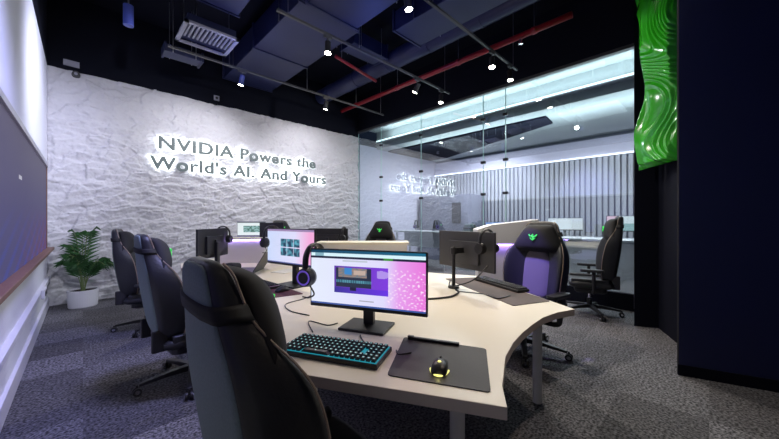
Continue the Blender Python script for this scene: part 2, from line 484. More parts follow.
b = B(); box(b, (XF + 0.08, 3.05, 1.78), (0.1, 8.1, 3.56)); struct('wall_adjoining_far', b, M['slatback'], 'dark wall behind the pale vertical slats')
b = B(); box(b, (7.7, -1.05, 1.78), (3.9, 0.1, 3.56)); struct('wall_adjoining_side', b, M['farwall'], 'end wall of the adjoining room behind the pillar')
b = B(); box(b, (XF - 0.04, 3.05, 3.14), (0.14, 8.0, 0.44)); struct('trim_6', b, M['farwall'], 'white fascia above the vertical slats')
b = B(); box(b, (XF - 0.13, 3.05, 2.91), (0.03, 8.0, 0.03)); o = obj('slat_top_light', b, M['stripw']); tag(o, 'thin white light line along the top of the vertical slats', 'light')
b = B()
y = -0.95
while y < 7.0:
    box(b, (XF - 0.05, y, 1.45), (0.05, 0.085, 2.88)); y += 0.125
o = obj('slat_screen', b, M['slat']); tag(o, 'screen of pale vertical slats across the far wall', 'screen')
b = B(); prism(b, [(6.8, 2.35), (7.35, 2.4), (8.9, 6.3), (8.9, 7.0), (6.8, 7.0)], 3.42, 3.458)  # flat black panel just under the grey ceiling
o = obj('ceiling_black_panel', b, M['black']); tag(o, 'black panel on the adjoining room ceiling', 'panel')
b = B(); box(b, (XF - 0.6, 6.0, 1.05), (1.0, 1.9, 2.1)); o = obj('storage_cabinet', b, mat('slate_cabinet', (0.20, 0.21, 0.28), 0.5), bevel=0.01); tag(o, 'slate grey tall cabinet in the far corner beyond the glass', 'cabinet')
# low stone counter
t = thing('reception_counter', 'long pale stone counter behind the right part of the glass', 'counter', (7.2, 1.2, 0))
b = B(); box(b, (0, 0, 0.45), (0.5, 3.4, 0.90)); obj('counter_front', b, M['marble'], t, bevel=0.01)
b = B(); box(b, (0, 0, 0.93), (0.62, 3.5, 0.05)); obj('worktop', b, M['silver'], t, bevel=0.01)

# ------------------------------------------------------------------ glowing letters on the rock wall
def letters(text, x0, x1, zb, cap, sign):
    cu = bpy.data.curves.new('t', 'FONT'); cu.body = text; cu.size = 1; cu.extrude = 0.02; cu.space_character = 1.08
    cu.resolution_u = 5
    def meshof(offset, ext):
        cu.offset = offset + 0.034; cu.extrude = ext
        o = bpy.data.objects.new('t', cu); COL.objects.link(o)
        bpy.context.view_layer.update()
        me = bpy.data.meshes.new_from_object(o)
        bpy.data.objects.remove(o)
        return me
    base = meshof(0.0, 0.02)
    xs = [v.co.x for v in base.vertices]
    mn, mx = min(xs), max(xs)
    capz = max(v.co.y for v in base.vertices)
    sx = (x1 - x0) / (mx - mn)
    sz = cap / 0.729
    def islands(me):
        par = list(range(len(me.vertices)))
        def f(a):
            while par[a] != a: par[a] = par[par[a]]; a = par[a]
            return a
        for e in me.edges:
            a, c = f(e.vertices[0]), f(e.vertices[1])
            if a != c: par[a] = c
        g = {}
        for p in me.polygons: g.setdefault(f(p.vertices[0]), []).append(tuple(p.vertices))
        out = []
        for k, polys in g.items():
            ids = sorted({v for p in polys for v in p}); mp = {v: i for i, v in enumerate(ids)}
            co = [me.vertices[v].co.copy() for v in ids]
            cx = (min(c.x for c in co) + max(c.x for c in co)) / 2
            out.append((cx, co, [tuple(mp[v] for v in p) for p in polys]))
        out.sort(key=lambda q: q[0])
        return out
    A = islands(base); G = islands(meshof(0.036, 0.012))
    def mk(name, isl, depth, yoff, m, parent, c0):
        _, co, fs = isl
        me = bpy.data.meshes.new(name)
        me.from_pydata([(x0 + (c.x - mn) * sx - c0, (-c.z / 0.02) * depth + yoff, zb + c.y * sz) for c in co], [], fs)
        me.materials.append(m)
        return link(name, me, parent)
    for isl in A:
        c0 = 0
        o = mk('letter', isl, 0.012, -0.135, M['letterface'], sign, 0)
        if G:
            g = min(G, key=lambda q: abs(q[0] - isl[0]))
            mk('light_rim', g, 0.010, -0.112, M['letterglow'], o, 0)
sign = thing('wall_sign', 'halo lit letter sign reading NVIDIA Powers the World\'s AI. And Yours on the rock wall', 'sign', (0, YB, 0))
letters("NVIDIA Powers the", 0.97, 4.20, 2.61, 0.235, sign)
letters("World's AI. And Yours", 0.84, 4.50, 2.24, 0.235, sign)

# ------------------------------------------------------------------ ceiling services
def duct(name, x0, x1, y0, y1, zb, zt, label, m='navyduct', group=None):
    t = thing(name, label, 'duct', ((x0 + x1) / 2, (y0 + y1) / 2, zb), group=group)
    b = B(); w_, l_ = x1 - x0, y1 - y0
    box(b, (0, 0, (zt - zb) / 2), (w_, l_, zt - zb)); obj('duct_body', b, M[m], t, bevel=0.01)
    long_y = l_ > w_
    n = max(1, int(max(l_, w_) / 1.2))
    for k in range(n + 1):
        b = B(); s = -0.5 + (k) / n
        s = max(-.485, min(.485, s))
        if long_y: box(b, (0, s * l_, (zt - zb) / 2), (w_ + .05, 0.03, zt - zb + .05 if False else zt - zb + .03))
        else: box(b, (s * w_, 0, (zt - zb) / 2), (0.03, l_ + .05, zt - zb + .03))
        obj('flange', b, M[m], t)
    for k in (-.3, .3):
        for q in (-1, 1):
            b = B()
            if long_y: cyl(b, (q * (w_ / 2 + .015), k * l_, 0.0), (q * (w_ / 2 + .015), k * l_, ZC - zb), 0.006, seg=6)
            else: cyl(b, (k * w_, q * (l_ / 2 + .015), 0.0), (k * w_, q * (l_ / 2 + .015), ZC - zb), 0.006, seg=6)
            obj('hanger_rod', b, M['steel'], t)
    return t
duct('air_duct', 2.06, 3.05, 3.75, 7.0, 4.22, 4.62, 'wide navy duct running to the rock wall above the sign')
duct('air_duct', 2.0, 2.78, -0.6, 3.56, 4.02, 4.45, 'navy duct at the top middle, nearest the viewer')
duct('air_duct', 0.75, 1.58, 1.6, 4.75, 4.22, 4.55, 'navy duct left of the wide one, ending beside the vent grille')
duct('air_duct', 3.3, 4.1, 4.25, 4.62, 4.35, 4.6, 'short navy cross duct behind the lit spotlight')
duct('air_duct', 3.4, 4.0, 1.2, 3.4, 4.2, 4.5, 'navy duct between the tracks near the red pipe')
b = B(); cyl(b, (4.32, 1.0, 4.42), (4.32, 6.9, 4.42), 0.17, seg=28)
for k in range(6): cyl(b, (4.32, 1.4 + k, 4.42), (4.32, 1.44 + k, 4.42), 0.178, seg=28)
o = obj('round_duct', b, M['navyduct'], smooth=False); tag(o, 'round navy duct running beside the red pipe', 'duct')
duct('fan_coil_unit', 0.90, 1.42, 5.86, 6.12, 3.93, 4.05, 'dark blue fan coil box hanging below the vent grille')
# red pipes
t = thing('sprinkler_pipe', 'long red sprinkler pipe running toward the rock wall', 'pipe', (4.74, 3.7, 4.1))
b = B(); cyl(b, (0, -2.4, 0), (0, 2.9, 0), 0.045, seg=20); obj('pipe_run', b, M['red'], t, smooth=True)
for yy in (-1.9, -0.6, 0.9, 2.3):
    b = B(); cyl(b, (0, yy - .03, 0), (0, yy + .03, 0), 0.054, seg=20); obj('coupling', b, M['red'], t)
    b = B(); cyl(b, (0, yy, 0.04), (0, yy, ZC - 4.1), 0.007, seg=6); obj('hanger_rod', b, M['steel'], t)
b = B(); cyl(b, (0, -1.7, -0.04), (0, -1.7, -0.12), 0.02, 0.03, seg=12); obj('sprinkler_head', b, M['chrome'], t)
t = thing('branch_pipe', 'short thin red branch pipe behind the lit spotlight', 'pipe', (3.68, 4.65, 4.15))
b = B(); cyl(b, (-0.55, -0.12, 0), (0.6, 0.12, 0), 0.028, seg=16); obj('pipe_run', b, M['red'], t, smooth=True)
b = B(); cyl(b, (-0.4, -0.085, 0), (-0.4, -0.085, ZC - 4.22), 0.006, seg=6); obj('hanger_rod', b, M['steel'], t)
# vent grille
t = thing('vent_grille', 'white slatted ventilation grille in the dark ceiling', 'vent', (1.325, 5.23, 4.0))
b = B()
for s in (-1, 1):
    box(b, (s * 0.325, 0, 0), (0.05, 0.66, 0.03)); box(b, (0, s * 0.305, 0), (0.70, 0.05, 0.03))
obj('frame', b, M['grille'], t)
b = B()
for k in range(11): box(b, (-0.27 + k * 0.054, -0.09, 0.012), (0.022, 0.42, 0.03), 0.0)
obj('louvre', b, M['grille'], t)
b = B(); box(b, (0, 0, 0.08), (0.62, 0.58, 0.10)); obj('plenum', b, M['navyduct'], t)
for s in (-1, 1):
    b = B(); cyl(b, (s * .3, 0, 0.1), (s * .3, 0, ZC - 4.0), 0.006, seg=6); obj('hanger_rod', b, M['steel'], t)
# tracks
for (x0, x1, yy, lab) in ((0.9, 5.3, 5.62, 'black lighting track nearest the rock wall'), (1.7, 5.35, 3.72, 'middle black lighting track across the ceiling'), (1.9, 5.35, 2.32, 'black lighting track nearest the viewer')):
    t = thing('lighting_track', lab, 'track', ((x0 + x1) / 2, yy, 3.90))
    b = B(); box(b, (0, 0, 0), (x1 - x0, 0.035, 0.03)); obj('rail', b, M['plastic2'], t)
    for k in ((1.75, 3.2, 5.2) if yy > 5 else (1.85, 3.0, 5.2)):
        k -= (x0 + x1) / 2
        b = B(); cyl(b, (k, 0, 0.01), (k, 0, ZC - 3.9), 0.005, seg=6); obj('suspension_rod', b, M['steel'], t)
def spotlight(x, y, label, aim, energy=90, lit=True, group=None, spot=95, body='plastic', col=(1.0, 0.90, 0.77)):
    t = thing('track_spotlight', label, 'spotlight', (x, y, 3.885))
    b = B(); box(b, (0, 0, -0.02), (0.12, 0.035, 0.035)); obj('adapter', b, M['plastic2'], t)
    b = B(); cyl(b, (0, 0, -0.03), (0, 0, -0.13), 0.010, seg=8); obj('stem', b, M['plastic2'], t)
    d = (Vector(aim) - Vector((x, y, 3.7))).normalized()
    d = (d + Vector((0, 0, -1.2))).normalized()
    c = Vector((0, 0, -0.16))
    b = B(); cyl(b, c - d * 0.07, c + d * 0.09, 0.042, seg=20); hd = obj('lamp_head', b, M[body], t)
    if lit:
        b = B(); cyl(b, c + d * 0.086, c + d * 0.096, 0.041, seg=20); obj('lens', b, M['lampglow'], hd)
        lp = lamp('spotlight_beam', 'SPOT', Vector((x, y, 3.885)) + c + d * 0.13, energy, col, aim, 0.035, spot=spot, blend=0.8)
    return t
spotlight(2.44, 3.72, 'lit spotlight left on the middle track, nearest the duct', (1.9, 3.2, 0.6), 130, spot=110)
spotlight(4.34, 3.72, 'lit spotlight on the middle track below the red pipe', (3.9, 7.1, 2.2), 70)
spotlight(5.07, 3.72, 'lit spotlight at the glass end of the middle track', (3.9, 3.4, 0), 90)
spotlight(3.64, 5.62, 'lit spotlight on the track nearest the rock wall', (4.0, 7.1, 1.9), 75, spot=120, col=(0.95, 0.94, 1.0))
spotlight(2.55, 2.32, 'lit spotlight at the top edge, on the nearest track', (3.6, 1.9, 0.9), 190, spot=115)
spotlight(4.46, 2.32, 'lit spotlight hanging below the red pipe end, nearest track', (2.9, 1.3, 0.3), 150)
spotlight(5.07, 2.32, 'lit spotlight at the glass end of the nearest track', (4.6, 1.3, 0.0), 110)
spotlight(1.95, 5.62, 'blue bodied spotlight on the track nearest the rock wall', (1.5, 7.1, 1.8), 80, body='bluecyl', spot=120, col=(0.95, 0.94, 1.0))  # beam added to an otherwise unlit head, to rake the rock wall
t = thing('track_spotlight', 'added violet lamp head on the nearest track aimed at the chair by the pillar', 'spotlight', (2.2, 2.32, 3.885))  # head added to throw violet onto the chair across the table
b = B(); cyl(b, (0, 0, -.02), (0, 0, -.13), .01, seg=8); obj('stem', b, M['plastic2'], t)
b = B(); cyl(b, (0, 0, -.16), (.07, -.05, -.26), .042, seg=20); obj('lamp_head', b, M['bluecyl'], t)
lamp('added_violet_beam', 'SPOT', (2.29, 2.26, 3.60), 1100, (0.26, 0.18, 1.0), (3.40, 1.28, 0.62), 0.02, spot=12.5, blend=0.8)  # added beam that tints the chair back violet
# unseen track and spots added behind the viewer to light the rock wall
t = thing('lighting_track', 'unseen black lighting track added overhead behind the viewer', 'track', (1.6, 0.2, 3.90))
b = B(); box(b, (0, 0, 0), (3.4, 0.035, 0.03)); obj('rail', b, M['plastic2'], t)
for i, (x, a, e) in enumerate(((0.3, (0.3, 7.1, 1.9), 330), (1.7, (2.4, 7.1, 2.2), 220), (3.0, (4.7, 7.1, 2.2), 200))):
    tt = spotlight(x, 0.2, 'added overhead spotlight %s on the track behind the viewer' % ('nearest the white wall', 'in the middle', 'nearest the navy wall')[i], a, e, spot=48, col=(0.90, 0.91, 1.0))
spotlight(2.45, 0.2, 'added overhead spotlight behind the viewer aimed down at the nearest table corner', (1.0, 1.0, .7), 75, spot=75, col=(1.0, 0.80, 0.64))  # unseen head added to warm the near end of the table
# small ceiling things
t = thing('cylinder_lamp', 'navy cylinder lamp hanging at the top left', 'lamp', (0.42, 5.26, 3.83))
b = B(); cyl(b, (0, 0, 0), (0.0, 0.0, 0.26), 0.055, seg=24); obj('lamp_body', b, M['bluecyl'], t)
b = B(); cyl(b, (0, 0, 0.26), (0, 0, ZC - 3.83), 0.008, seg=8); obj('stem', b, M['steel'], t)
t = thing('wall_notice', 'small pale sign on the black band above the rock wall corner', 'sign', (-0.13, YB - 0.06, 3.78))
b = B(); box(b, (0, 0, 0), (0.18, 0.02, 0.09)); obj('sign_plate', b, M['grille'], t)
t = thing('smoke_detector', 'small round grey detector at the top of the rock wall', 'detector', (-0.08, YB - 0.08, 3.62))
b = B(); cyl(b, (0, 0.06, 0), (0, -0.03, 0), 0.055, 0.045, seg=24); obj('detector_body', b, M['plastic2'], t)
b = B(); cyl(b, (0, -0.03, 0), (0, -0.045, 0), 0.02, seg=16); obj('sensor', b, M['grille'], t)
t = thing('camera_plate', 'small white square plate on black band above the sign', 'plate', (1.95, YB - 0.06, 3.80))
b = B(); box(b, (0, 0, 0), (0.10, 0.02, 0.10)); obj('plate', b, M['grille'], t)
b = B(); cyl(b, (0, -0.01, 0), (0, -0.02, 0), 0.025, seg=16); obj('hole', b, M['plastic'], t)

# ------------------------------------------------------------------ green wave panel
P0 = Vector((4.84, 0.60, 0)); P1 = Vector((4.455, 0.215, 0))
du = (P1 - P0); Wp = du.length; du.normalize(); nrm = Vector((-du.y, du.x, 0))
if nrm.x > 0: nrm = -nrm
t = thing('wave_panel', 'bright green carved wave panel on the black pillar', 'panel', (P0.x, P0.y, 1.94))
b = B(); NU, NV = 90, 330; HT = 2.7
gv = []
for j in range(NV + 1):
    v = j / NV; z = v * HT
    xl = 0.05 + 0.045 * math.sin(z * 3.6 + 4.4) + 0.02 * math.sin(z * 7.7 + 1)
    row = []
    for i in range(NU + 1):
        u = i / NU
        x = xl + (Wp - xl) * u
        wv = 0.5 + 0.5 * math.sin(4.2 * z + 5.0 * x - 1.0 + 1.3 * math.sin(2.1 * z))
        ph = 34 * x + 30.0 * math.sin(2.2 * z + 4.2 * x + 0.9 * math.sin(4.6 * z + 1.0))
        rid = abs(((ph / (2 * PI)) % 1.0) - 0.5) * 2
        edge = min(1, min(u, 1 - u) * 12, v * 60 + .2)
        dep = 0.02 + (0.060 * wv + 0.030 * rid) * edge
        zz = z - (0.03 * (1 - u) if j == 0 else 0)
        p = du * x + nrm * dep
        row.append(b.verts.new((p.x, p.y, zz)))
    gv.append(row)
for j in range(NV):
    for i in range(NU):
        b.faces.new((gv[j][i], gv[j][i + 1], gv[j + 1][i + 1], gv[j + 1][i]))
loop = gv[0] + [r[-1] for r in gv[1:]] + gv[-1][-2::-1] + [r[0] for r in gv[-2:0:-1]]
bkv = []
for vtx in loop:
    q = Vector((vtx.co.x, vtx.co.y, 0)); dd = q.dot(nrm)
    q2 = q - nrm * (dd)
    bkv.append(b.verts.new((q2.x, q2.y, vtx.co.z)))
n = len(loop)
for i in range(n): b.faces.new((loop[i], bkv[i], bkv[(i + 1) % n], loop[(i + 1) % n]))
b.faces.new(bkv)
obj('carved_face', b, M['wave'], t, smooth=True)
lamp('panel_spot', 'SPOT', (3.9, 2.32, 3.7), 90, (0.96, 1.0, 0.96), (4.66, 0.45, 2.9), 0.05, spot=50, blend=0.5)

# ------------------------------------------------------------------ table
ZT = 0.70
pts = [(1.0, .465), (1.12, .54), (1.25, .595), (1.37, .645), (1.55, .69), (1.72, .715), (1.90, .73), (2.08, .735), (2.26, .71), (2.43, .65),
       (2.57, .88), (2.78, 1.22), (3.02, 1.62), (3.10, 1.80), (2.98, 2.05), (2.88, 2.35), (2.84, 2.75), (2.90, 3.10), (3.05, 3.42), (3.18, 3.62),
       (3.20, 4.5), (3.15, 5.15), (2.75, 5.55), (1.35, 5.55), (.98, 5.2), (.90, 4.75), (1.0, 4.35), (1.08, 4.05), (1.02, 3.75), (.96, 3.4), (.94, 2.6), (.92, 2.2), (.85, 1.92), (.72, 1.68),
       (.50, 1.38), (.66, 1.08)]
tab = thing('workstation_table', 'large white wavy edged workstation table filling the room', 'table', (1.9, 2.9, 0))
loc = [(x - 1.9, y - 2.9) for x, y in pts]
b = B(); prism(b, loc, ZT - 0.045, ZT, 0, 1); obj('tabletop', b, [M['table'], M['tableedge']], tab, bevel=0.003)
for (x, y) in ((2.35, .87), (1.153, .76), (.85, 1.45), (2.75, 1.75), (1.25, 3.2), (2.7, 3.3), (1.3, 5.1), (2.8, 5.0)):
    b = B(); cyl(b, (x - 1.9, y - 2.9, 0), (x - 1.9, y - 2.9, ZT - .045), 0.032, seg=24)
    obj('leg', b, M['leg'], tab, smooth=False)
b = B(); box(b, (0.1, -0.6, ZT - .12), (0.12, 2.6, 0.10)); obj('cable_tray', b, M['plastic2'], tab)
b = B(); box(b, (0.1, 1.2, ZT - .12), (0.12, 1.6, 0.10)); obj('cable_tray', b, M['plastic2'], tab)

# divider boxes
def divider(p0, p1, zt, zb, depth, label, led=True, name='desk_divider'):
    p0 = Vector((*p0, 0)); p1 = Vector((*p1, 0)); d = p1 - p0; L_ = d.length; c = (p0 + p1) / 2
    t = thing(name, label, 'divider', (c.x, c.y, zb), math.atan2(d.y, d.x))
    h = zt - zb
    b = B(); box(b, (0, 0, h / 2 - .01), (L_ - .04, depth - .05, h - .02)); obj('panel', b, M['leg'], t, bevel=.004)
    b = B(); box(b, (0, 0, h - .012), (L_, depth, .024)); obj('top_shelf', b, M['table'], t, bevel=.003)
    if led:
        for s in (-1, 1):
            b = B(); box(b, (0, s * (depth / 2 - .012), h - .030), (L_ - .05, .012, .012)); obj('light_strip', b, M['violet'], t)
    return t
divider((2.05, 3.35), (2.85, 2.58), 1.05, ZT, 0.30, 'white desk divider box right behind the nearest monitor', led=False)
divider((1.36, 4.90), (1.92, 4.50), 1.06, ZT, 0.20, 'white desk divider lit blue violet beside the laptop')

# tall white pedestal behind chair
t = thing('pedestal_cabinet', 'white tapered cabinet glowing violet behind the black chair', 'cabinet', (4.62, 2.25, 0), math.atan2(-.70, .714))
b = B()
prof = [(-.40, .95), (.52, .95), (.52, 1.32), (-.18, 1.24), (-.40, 1.17)]
vsA = [b.verts.new((x, -.14, z)) for x, z in prof]; vsB = [b.verts.new((x, .14, z)) for x, z in prof]
b.faces.new(vsA[::-1]); b.faces.new(vsB)
for i in range(5): b.faces.new((vsA[i], vsA[(i + 1) % 5], vsB[(i + 1) % 5], vsB[i]))
obj('upper_panel', b, M['leg'], t, bevel=.004)
b = B(); box(b, (.06, .03, .47), (.86, .16, .94)); obj('lower_panel', b, M['leg'], t, bevel=.004)
b = B(); box(b, (.06, -.09, .94), (.84, .02, .02)); obj('light_strip', b, M['violet'], t)

# ------------------------------------------------------------------ gaming chair
def make_chair(label, loc, rz, zs=0.0):
    t = thing('gaming_chair', label, 'chair', loc, rz)
    Z = lambda z: z
    # backrest loft: z, half width, bolster forward, thickness
    rows = [(.40, .20, .05, .08), (.46, .235, .09, .09), (.56, .27, .12, .095), (.68, .285, .135, .095), (.80, .29, .135, .095), (.90, .28, .12, .09),
            (.97, .255, .09, .085), (1.03, .215, .05, .08), (1.09, .18, .02, .078), (1.15, .162, .012, .074), (1.20, .145, .008, .065), (1.225, .115, .004, .045), (1.232, .06, 0, .02)]
    def xb(z): return -.225 - (z - .42) * .15
    loops = []
    for z, hw, bo, th in rows:
        x0 = xb(z)
        lp = []
        # back side (left to right)
        for s in (-1, -.85, -.5, 0, .5, .85, 1):
            lp.append((x0 - th * (0.55 - 0.25 * abs(s) ** 3), s * hw * (.97 if abs(s) == 1 else 1), z))
        for s in (1.02, .92, .70, .35, 0, -.35, -.70, -.92, -1.02):
            fwd = bo if abs(s) > .9 else (bo * .55 if abs(s) > .6 else 0)
            lp.append((x0 + th * .35 + fwd, s * hw, z))
        loops.append(lp)
    b = B(); loft(b, loops); obj('backrest', b, M['leather'], t, smooth=True, sub=1)
    # rear cover
    loops = []
    for z, hw, bo, th in rows[1:-1]:
        x0 = xb(z) - .006
        lp = []
        for s in (-1, -.75, -.4, 0, .4, .75, 1): lp.append((x0 - th * (0.55 - 0.25 * abs(s * .86) ** 3), s * hw * .86, z))
        for s in (1, 0, -1): lp.append((x0 - th * .15, s * hw * .84, z))
        loops.append(lp)
    b = B(); loft(b, loops); obj('rear_cover', b, M['fabric'], t, smooth=True, sub=1)
    # piping each side
    for s in (-1, 1):
        pl = [(xb(z) + th * .30 + bo * .90, s * hw * 1.005, z) for z, hw, bo, th in rows[1:-1]]
        b = B(); tube(b, pl, .0035, seg=6); obj('piping', b, M['piping'], t, smooth=True)
    # strap band round the head
    lps = []
    for zq, hw, th, bo in ((1.085, .186, .078, .022), (1.10, .180, .0775, .018), (1.115, .174, .077, .016), (1.125, .171, .076, .014)):
        x0 = xb(zq); k = 1.0
        lp = [(x0 - k * th * (0.55 - 0.25 * abs(q) ** 3) - .012, q * hw * 1.02 * (.97 if abs(q) == 1 else 1), zq) for q in (-1, -.85, -.5, 0, .5, .85, 1)]
        lp += [(x0 + th * .35 + bo * .95, hw * 1.03, zq), (x0 + th * .2, 0, zq), (x0 + th * .35 + bo * .95, -hw * 1.03, zq)]
        lps.append(lp)
    b = B(); loft(b, lps); obj('pillow_strap', b, M['pillow'], t, smooth=True)
    # insert panel
    b = B(); lps = []
    for z, hw in ((.47, .13), (.50, .155), (.65, .165), (.80, .16), (.88, .14), (.93, .10), (.955, .05)):
        x0 = xb(z) + .045
        lps.append([(x0 - .02, -hw, z), (x0 + .018, -hw * .9, z), (x0 + .026, 0, z), (x0 + .018, hw * .9, z), (x0 - .02, hw, z)])
    loft(b, lps); obj('back_insert', b, M['insert'], t, smooth=True, sub=1)
    # head pillow: trapezoid with wings
    pl = []
    for z, hw, th in ((.925, .20, .02), (.935, .245, .06), (.965, .262, .09), (1.02, .235, .105), (1.09, .19, .11), (1.145, .155, .10), (1.185, .135, .07), (1.20, .10, .03)):
        x0 = xb(z) + .045
        pl.append([(x0 - .02, -hw, z), (x0 + th * .5, -hw * 1.0, z), (x0 + th, -hw * .6, z), (x0 + th * 1.05, 0, z), (x0 + th, hw * .6, z), (x0 + th * .5, hw * 1.0, z), (x0 - .02, hw, z), (x0 - .02, 0, z)])
    b = B(); loft(b, pl); pil = obj('head_pillow', b, M['pillow'], t, smooth=True, sub=1)
    # green three-strand emblem
    b = B(); zc = 1.075; xx = xb(zc) + .045 + .117
    def flat(pts2, r): tube(b, [(xx - (z_) * .15 + .002, y_, zc + z_) for y_, z_ in pts2], r, seg=6)
    flat([(-.040, .028), (-.028, .012), (-.010, .010), (.0, -.004)], .0055)
    flat([(.040, .028), (.028, .012), (.010, .010), (.0, -.004)], .0055)
    flat([(0, .030), (-.006, .014), (.006, .0), (-.002, -.030)], .0060)
    flat([(-.026, -.006), (-.016, -.012), (-.012, -.024)], .004)
    flat([(.026, -.006), (.016, -.012), (.012, -.024)], .004)
    obj('emblem', b, M['green'], pil)
    # seat
    def rr(hw, hl, z, k=5, r=.08, xo=0):
        o_ = []
        for cx, cy, a0 in ((hl - r, hw - r, 0), (-hl + r, hw - r, 90), (-hl + r, -hw + r, 180), (hl - r, -hw + r, 270)):
            for q in range(k): 
                a = R(a0 + 90 * q / (k - 1)); o_.append((cx + r * math.cos(a) + xo, cy + r * math.sin(a), z))
        return o_
    b = B(); loft(b, [rr(.24, .23, .345), rr(.275, .255, .365), rr(.285, .265, .405), rr(.27, .25, .435), rr(.23, .21, .443)]); obj('seat', b, M['leather'], t, smooth=True, sub=1)
    for s in (-1, 1):
        b = B(); loft(b, [[(-.2, s * .19, z), (.22, s * .20, z), (.24, s * .26, z), (-.2, s * .275, z)] for z in (.40, .45, .468)])
        obj('seat_bolster', b, M['leather'], t, bevel=.015)
    b = B(); loft(b, [rr(.16, .16, .28, r=.05), rr(.2, .19, .30, r=.05), rr(.2, .19, .345, r=.05)]); obj('seat_base', b, M['plastic'], t)
    for s in (-1, 1):
        b = B(); tube(b, [(-.02, s * .17, .31), (-.02, s * .30, .32), (-.02, s * .325, .38), (-.02, s * .325, .56)], .022, seg=10); arm = obj('armrest', b, M['plastic'], t, smooth=True)
        b = B(); loft(b, [rr(.042, .13, .565, r=.03), rr(.046, .135, .58, r=.03), rr(.042, .13, .595, r=.03)])
        bmesh.ops.translate(b, vec=(0, s * .325, 0), verts=b.verts); obj('arm_pad', b, M['leather'], arm)
    for s in (-1, 1):
        b = B(); box(b, (-.27, s * .215, .44), (.10, .03, .16)); obj('hinge_cover', b, M['plastic'], t, bevel=.012)
    b = B(); cyl(b, (0, 0, .09), (0, 0, .20), .032, seg=20); cyl(b, (0, 0, .20), (0, 0, .30), .018, seg=16, mi=1); obj('gas_lift', b, [M['plastic'], M['chrome']], t)
    b = B(); cyl(b, (0, 0, .075), (0, 0, .125), .05, .04, seg=20); obj('hub', b, M['plastic'], t)
    for k in range(5):
        a = R(36 + 72 * k); ca, sa = math.cos(a), math.sin(a)
        lp = []
        for rr_, zz, w_, h_ in ((.03, .100, .030, .022), (.18, .092, .024, .017), (.36, .072, .019, .011)):
            lp.append([(rr_ * ca - w_ * sa * sg, rr_ * sa + w_ * ca * sg, zz + h_ * sh) for sg, sh in ((-1, -1), (1, -1), (1, 1), (-1, 1))])
        b = B(); loft(b, lp); lg = obj('base_leg', b, M['plastic'], t, bevel=.006)
        cx, cy = .37 * ca, .37 * sa; tx, ty = -sa, ca
        b = B()
        cyl(b, (cx, cy, .045), (cx, cy, .075), .008, seg=8)
        for sg in (-1, 1):
            cyl(b, (cx + tx * .008 * sg, cy + ty * .008 * sg, .028), (cx + tx * .026 * sg, cy + ty * .026 * sg, .028), .028, seg=18, mi=0)
            cyl(b, (cx + tx * .026 * sg, cy + ty * .026 * sg, .028), (cx + tx * .028 * sg, cy + ty * .028 * sg, .028), .016, seg=14, mi=1)
        obj('caster', b, [M['plastic'], M['chrome']], lg)
    return t
G = 'black gaming chairs round the table'
c1 = make_chair('large dark gaming chair in the foreground, its back to the viewer', (.585, .985, 0), R(0)); c1.scale = (1, 1, .985); c1['group'] = G
dup(c1, (.66, 3.02, 0), R(2), 'gaming chair second along the left side, between the foreground chair and the corner one', G)
dup(c1, (.62, 4.80, 0), R(-14), 'gaming chair nearest the potted palm', G)
r1 = dup(c1, (3.20, 1.33, 0), R(170), 'gaming chair with green emblem facing the viewer across the table', G)
r1.scale = (1.12, 1.12, 1.055)
r2 = dup(c1, (5.10, 1.18, 0), R(108), 'gaming chair in side view standing before the glass by the pillar', G)
r2.scale = (1, 1, 1.11)
c4 = dup(c1, (3.62, 4.02, 0), R(208), 'gaming chair with green emblem behind the white desk divider', G); c4.scale = (1, 1, 1.05)
c5 = dup(c1, (2.95, 6.0, 0), R(268), 'gaming chair whose top peeks over the far monitor below the sign', G); c5.scale = (1, 1, 1.06)

# ------------------------------------------------------------------ monitors
def pic1(u, v):
    if v < .055: return lerp((.01, .06, .12), (.02, .20, .35), u * .6)
    if v < .115: return (.70, .92, 1.0) if not (.04 < u < .12) else (.25, .45, .55)
    if v < .150: return (.05, .30, .04) if .66 < u < .74 else (.015, .02, .05)
    if v > .965: return (.05, .10, .35)
    bg = lerp((.80, .86, 1.0), (.75, .70, 1.0), u * 1.2)
    if u > .66:
        p = lerp((.80, .45, .95), (.85, .20, .75), (u - .66) * 3)
        bg = lerp(bg, p, (u - .66) * 8)
        s = noise.noise(Vector((u * 46, v * 30, 0)))
        bg = lerp(bg, (1, .8, 1), (s - .12) * 2.2) if v > .3 else bg
    if .22 < u < .70 and .28 < v < .77:
        a = (u - .22) / .48; c = (v - .28) / .49
        col = lerp((.12, .04, .40), (.22, .05, .75), a)
        if c > .8: col = lerp((.04, .03, .30), (.15, .04, .8), a)
        if .04 < a < .70 and .06 < c < .78:
            col = (.02, .03, .06)
            if c < .40 and .08 < a < .62: 
                col = lerp((.12, .20, .26), (.30, .22, .20), abs(noise.noise(Vector((a * 9, c * 9, 2)))) * 3)
                if .2 < a < .34 and c < .3: col = (.05, .25, .6)
                if .38 < a < .6 and .15 < c < .3: col = (.55, .42, .36)
            if .52 < c < .62: col = (.10, .32, .42) if int(a * 60) % 2 else (.03, .10, .16)
        if .30 < a < .42 and .78 < c < .90: col = (.01, .01, .04)
        if a > .80 and .05 < c < .5 and (a - .88) ** 2 + (c - .25) ** 2 < .02: col = (.45, .30, .85)
        return col
    if .45 < u < .58 and .88 < v < .90: return (.4, .4, .5)
    if .30 < u < .52 and .17 < v < .20: return (.55, .60, .70)
    return bg
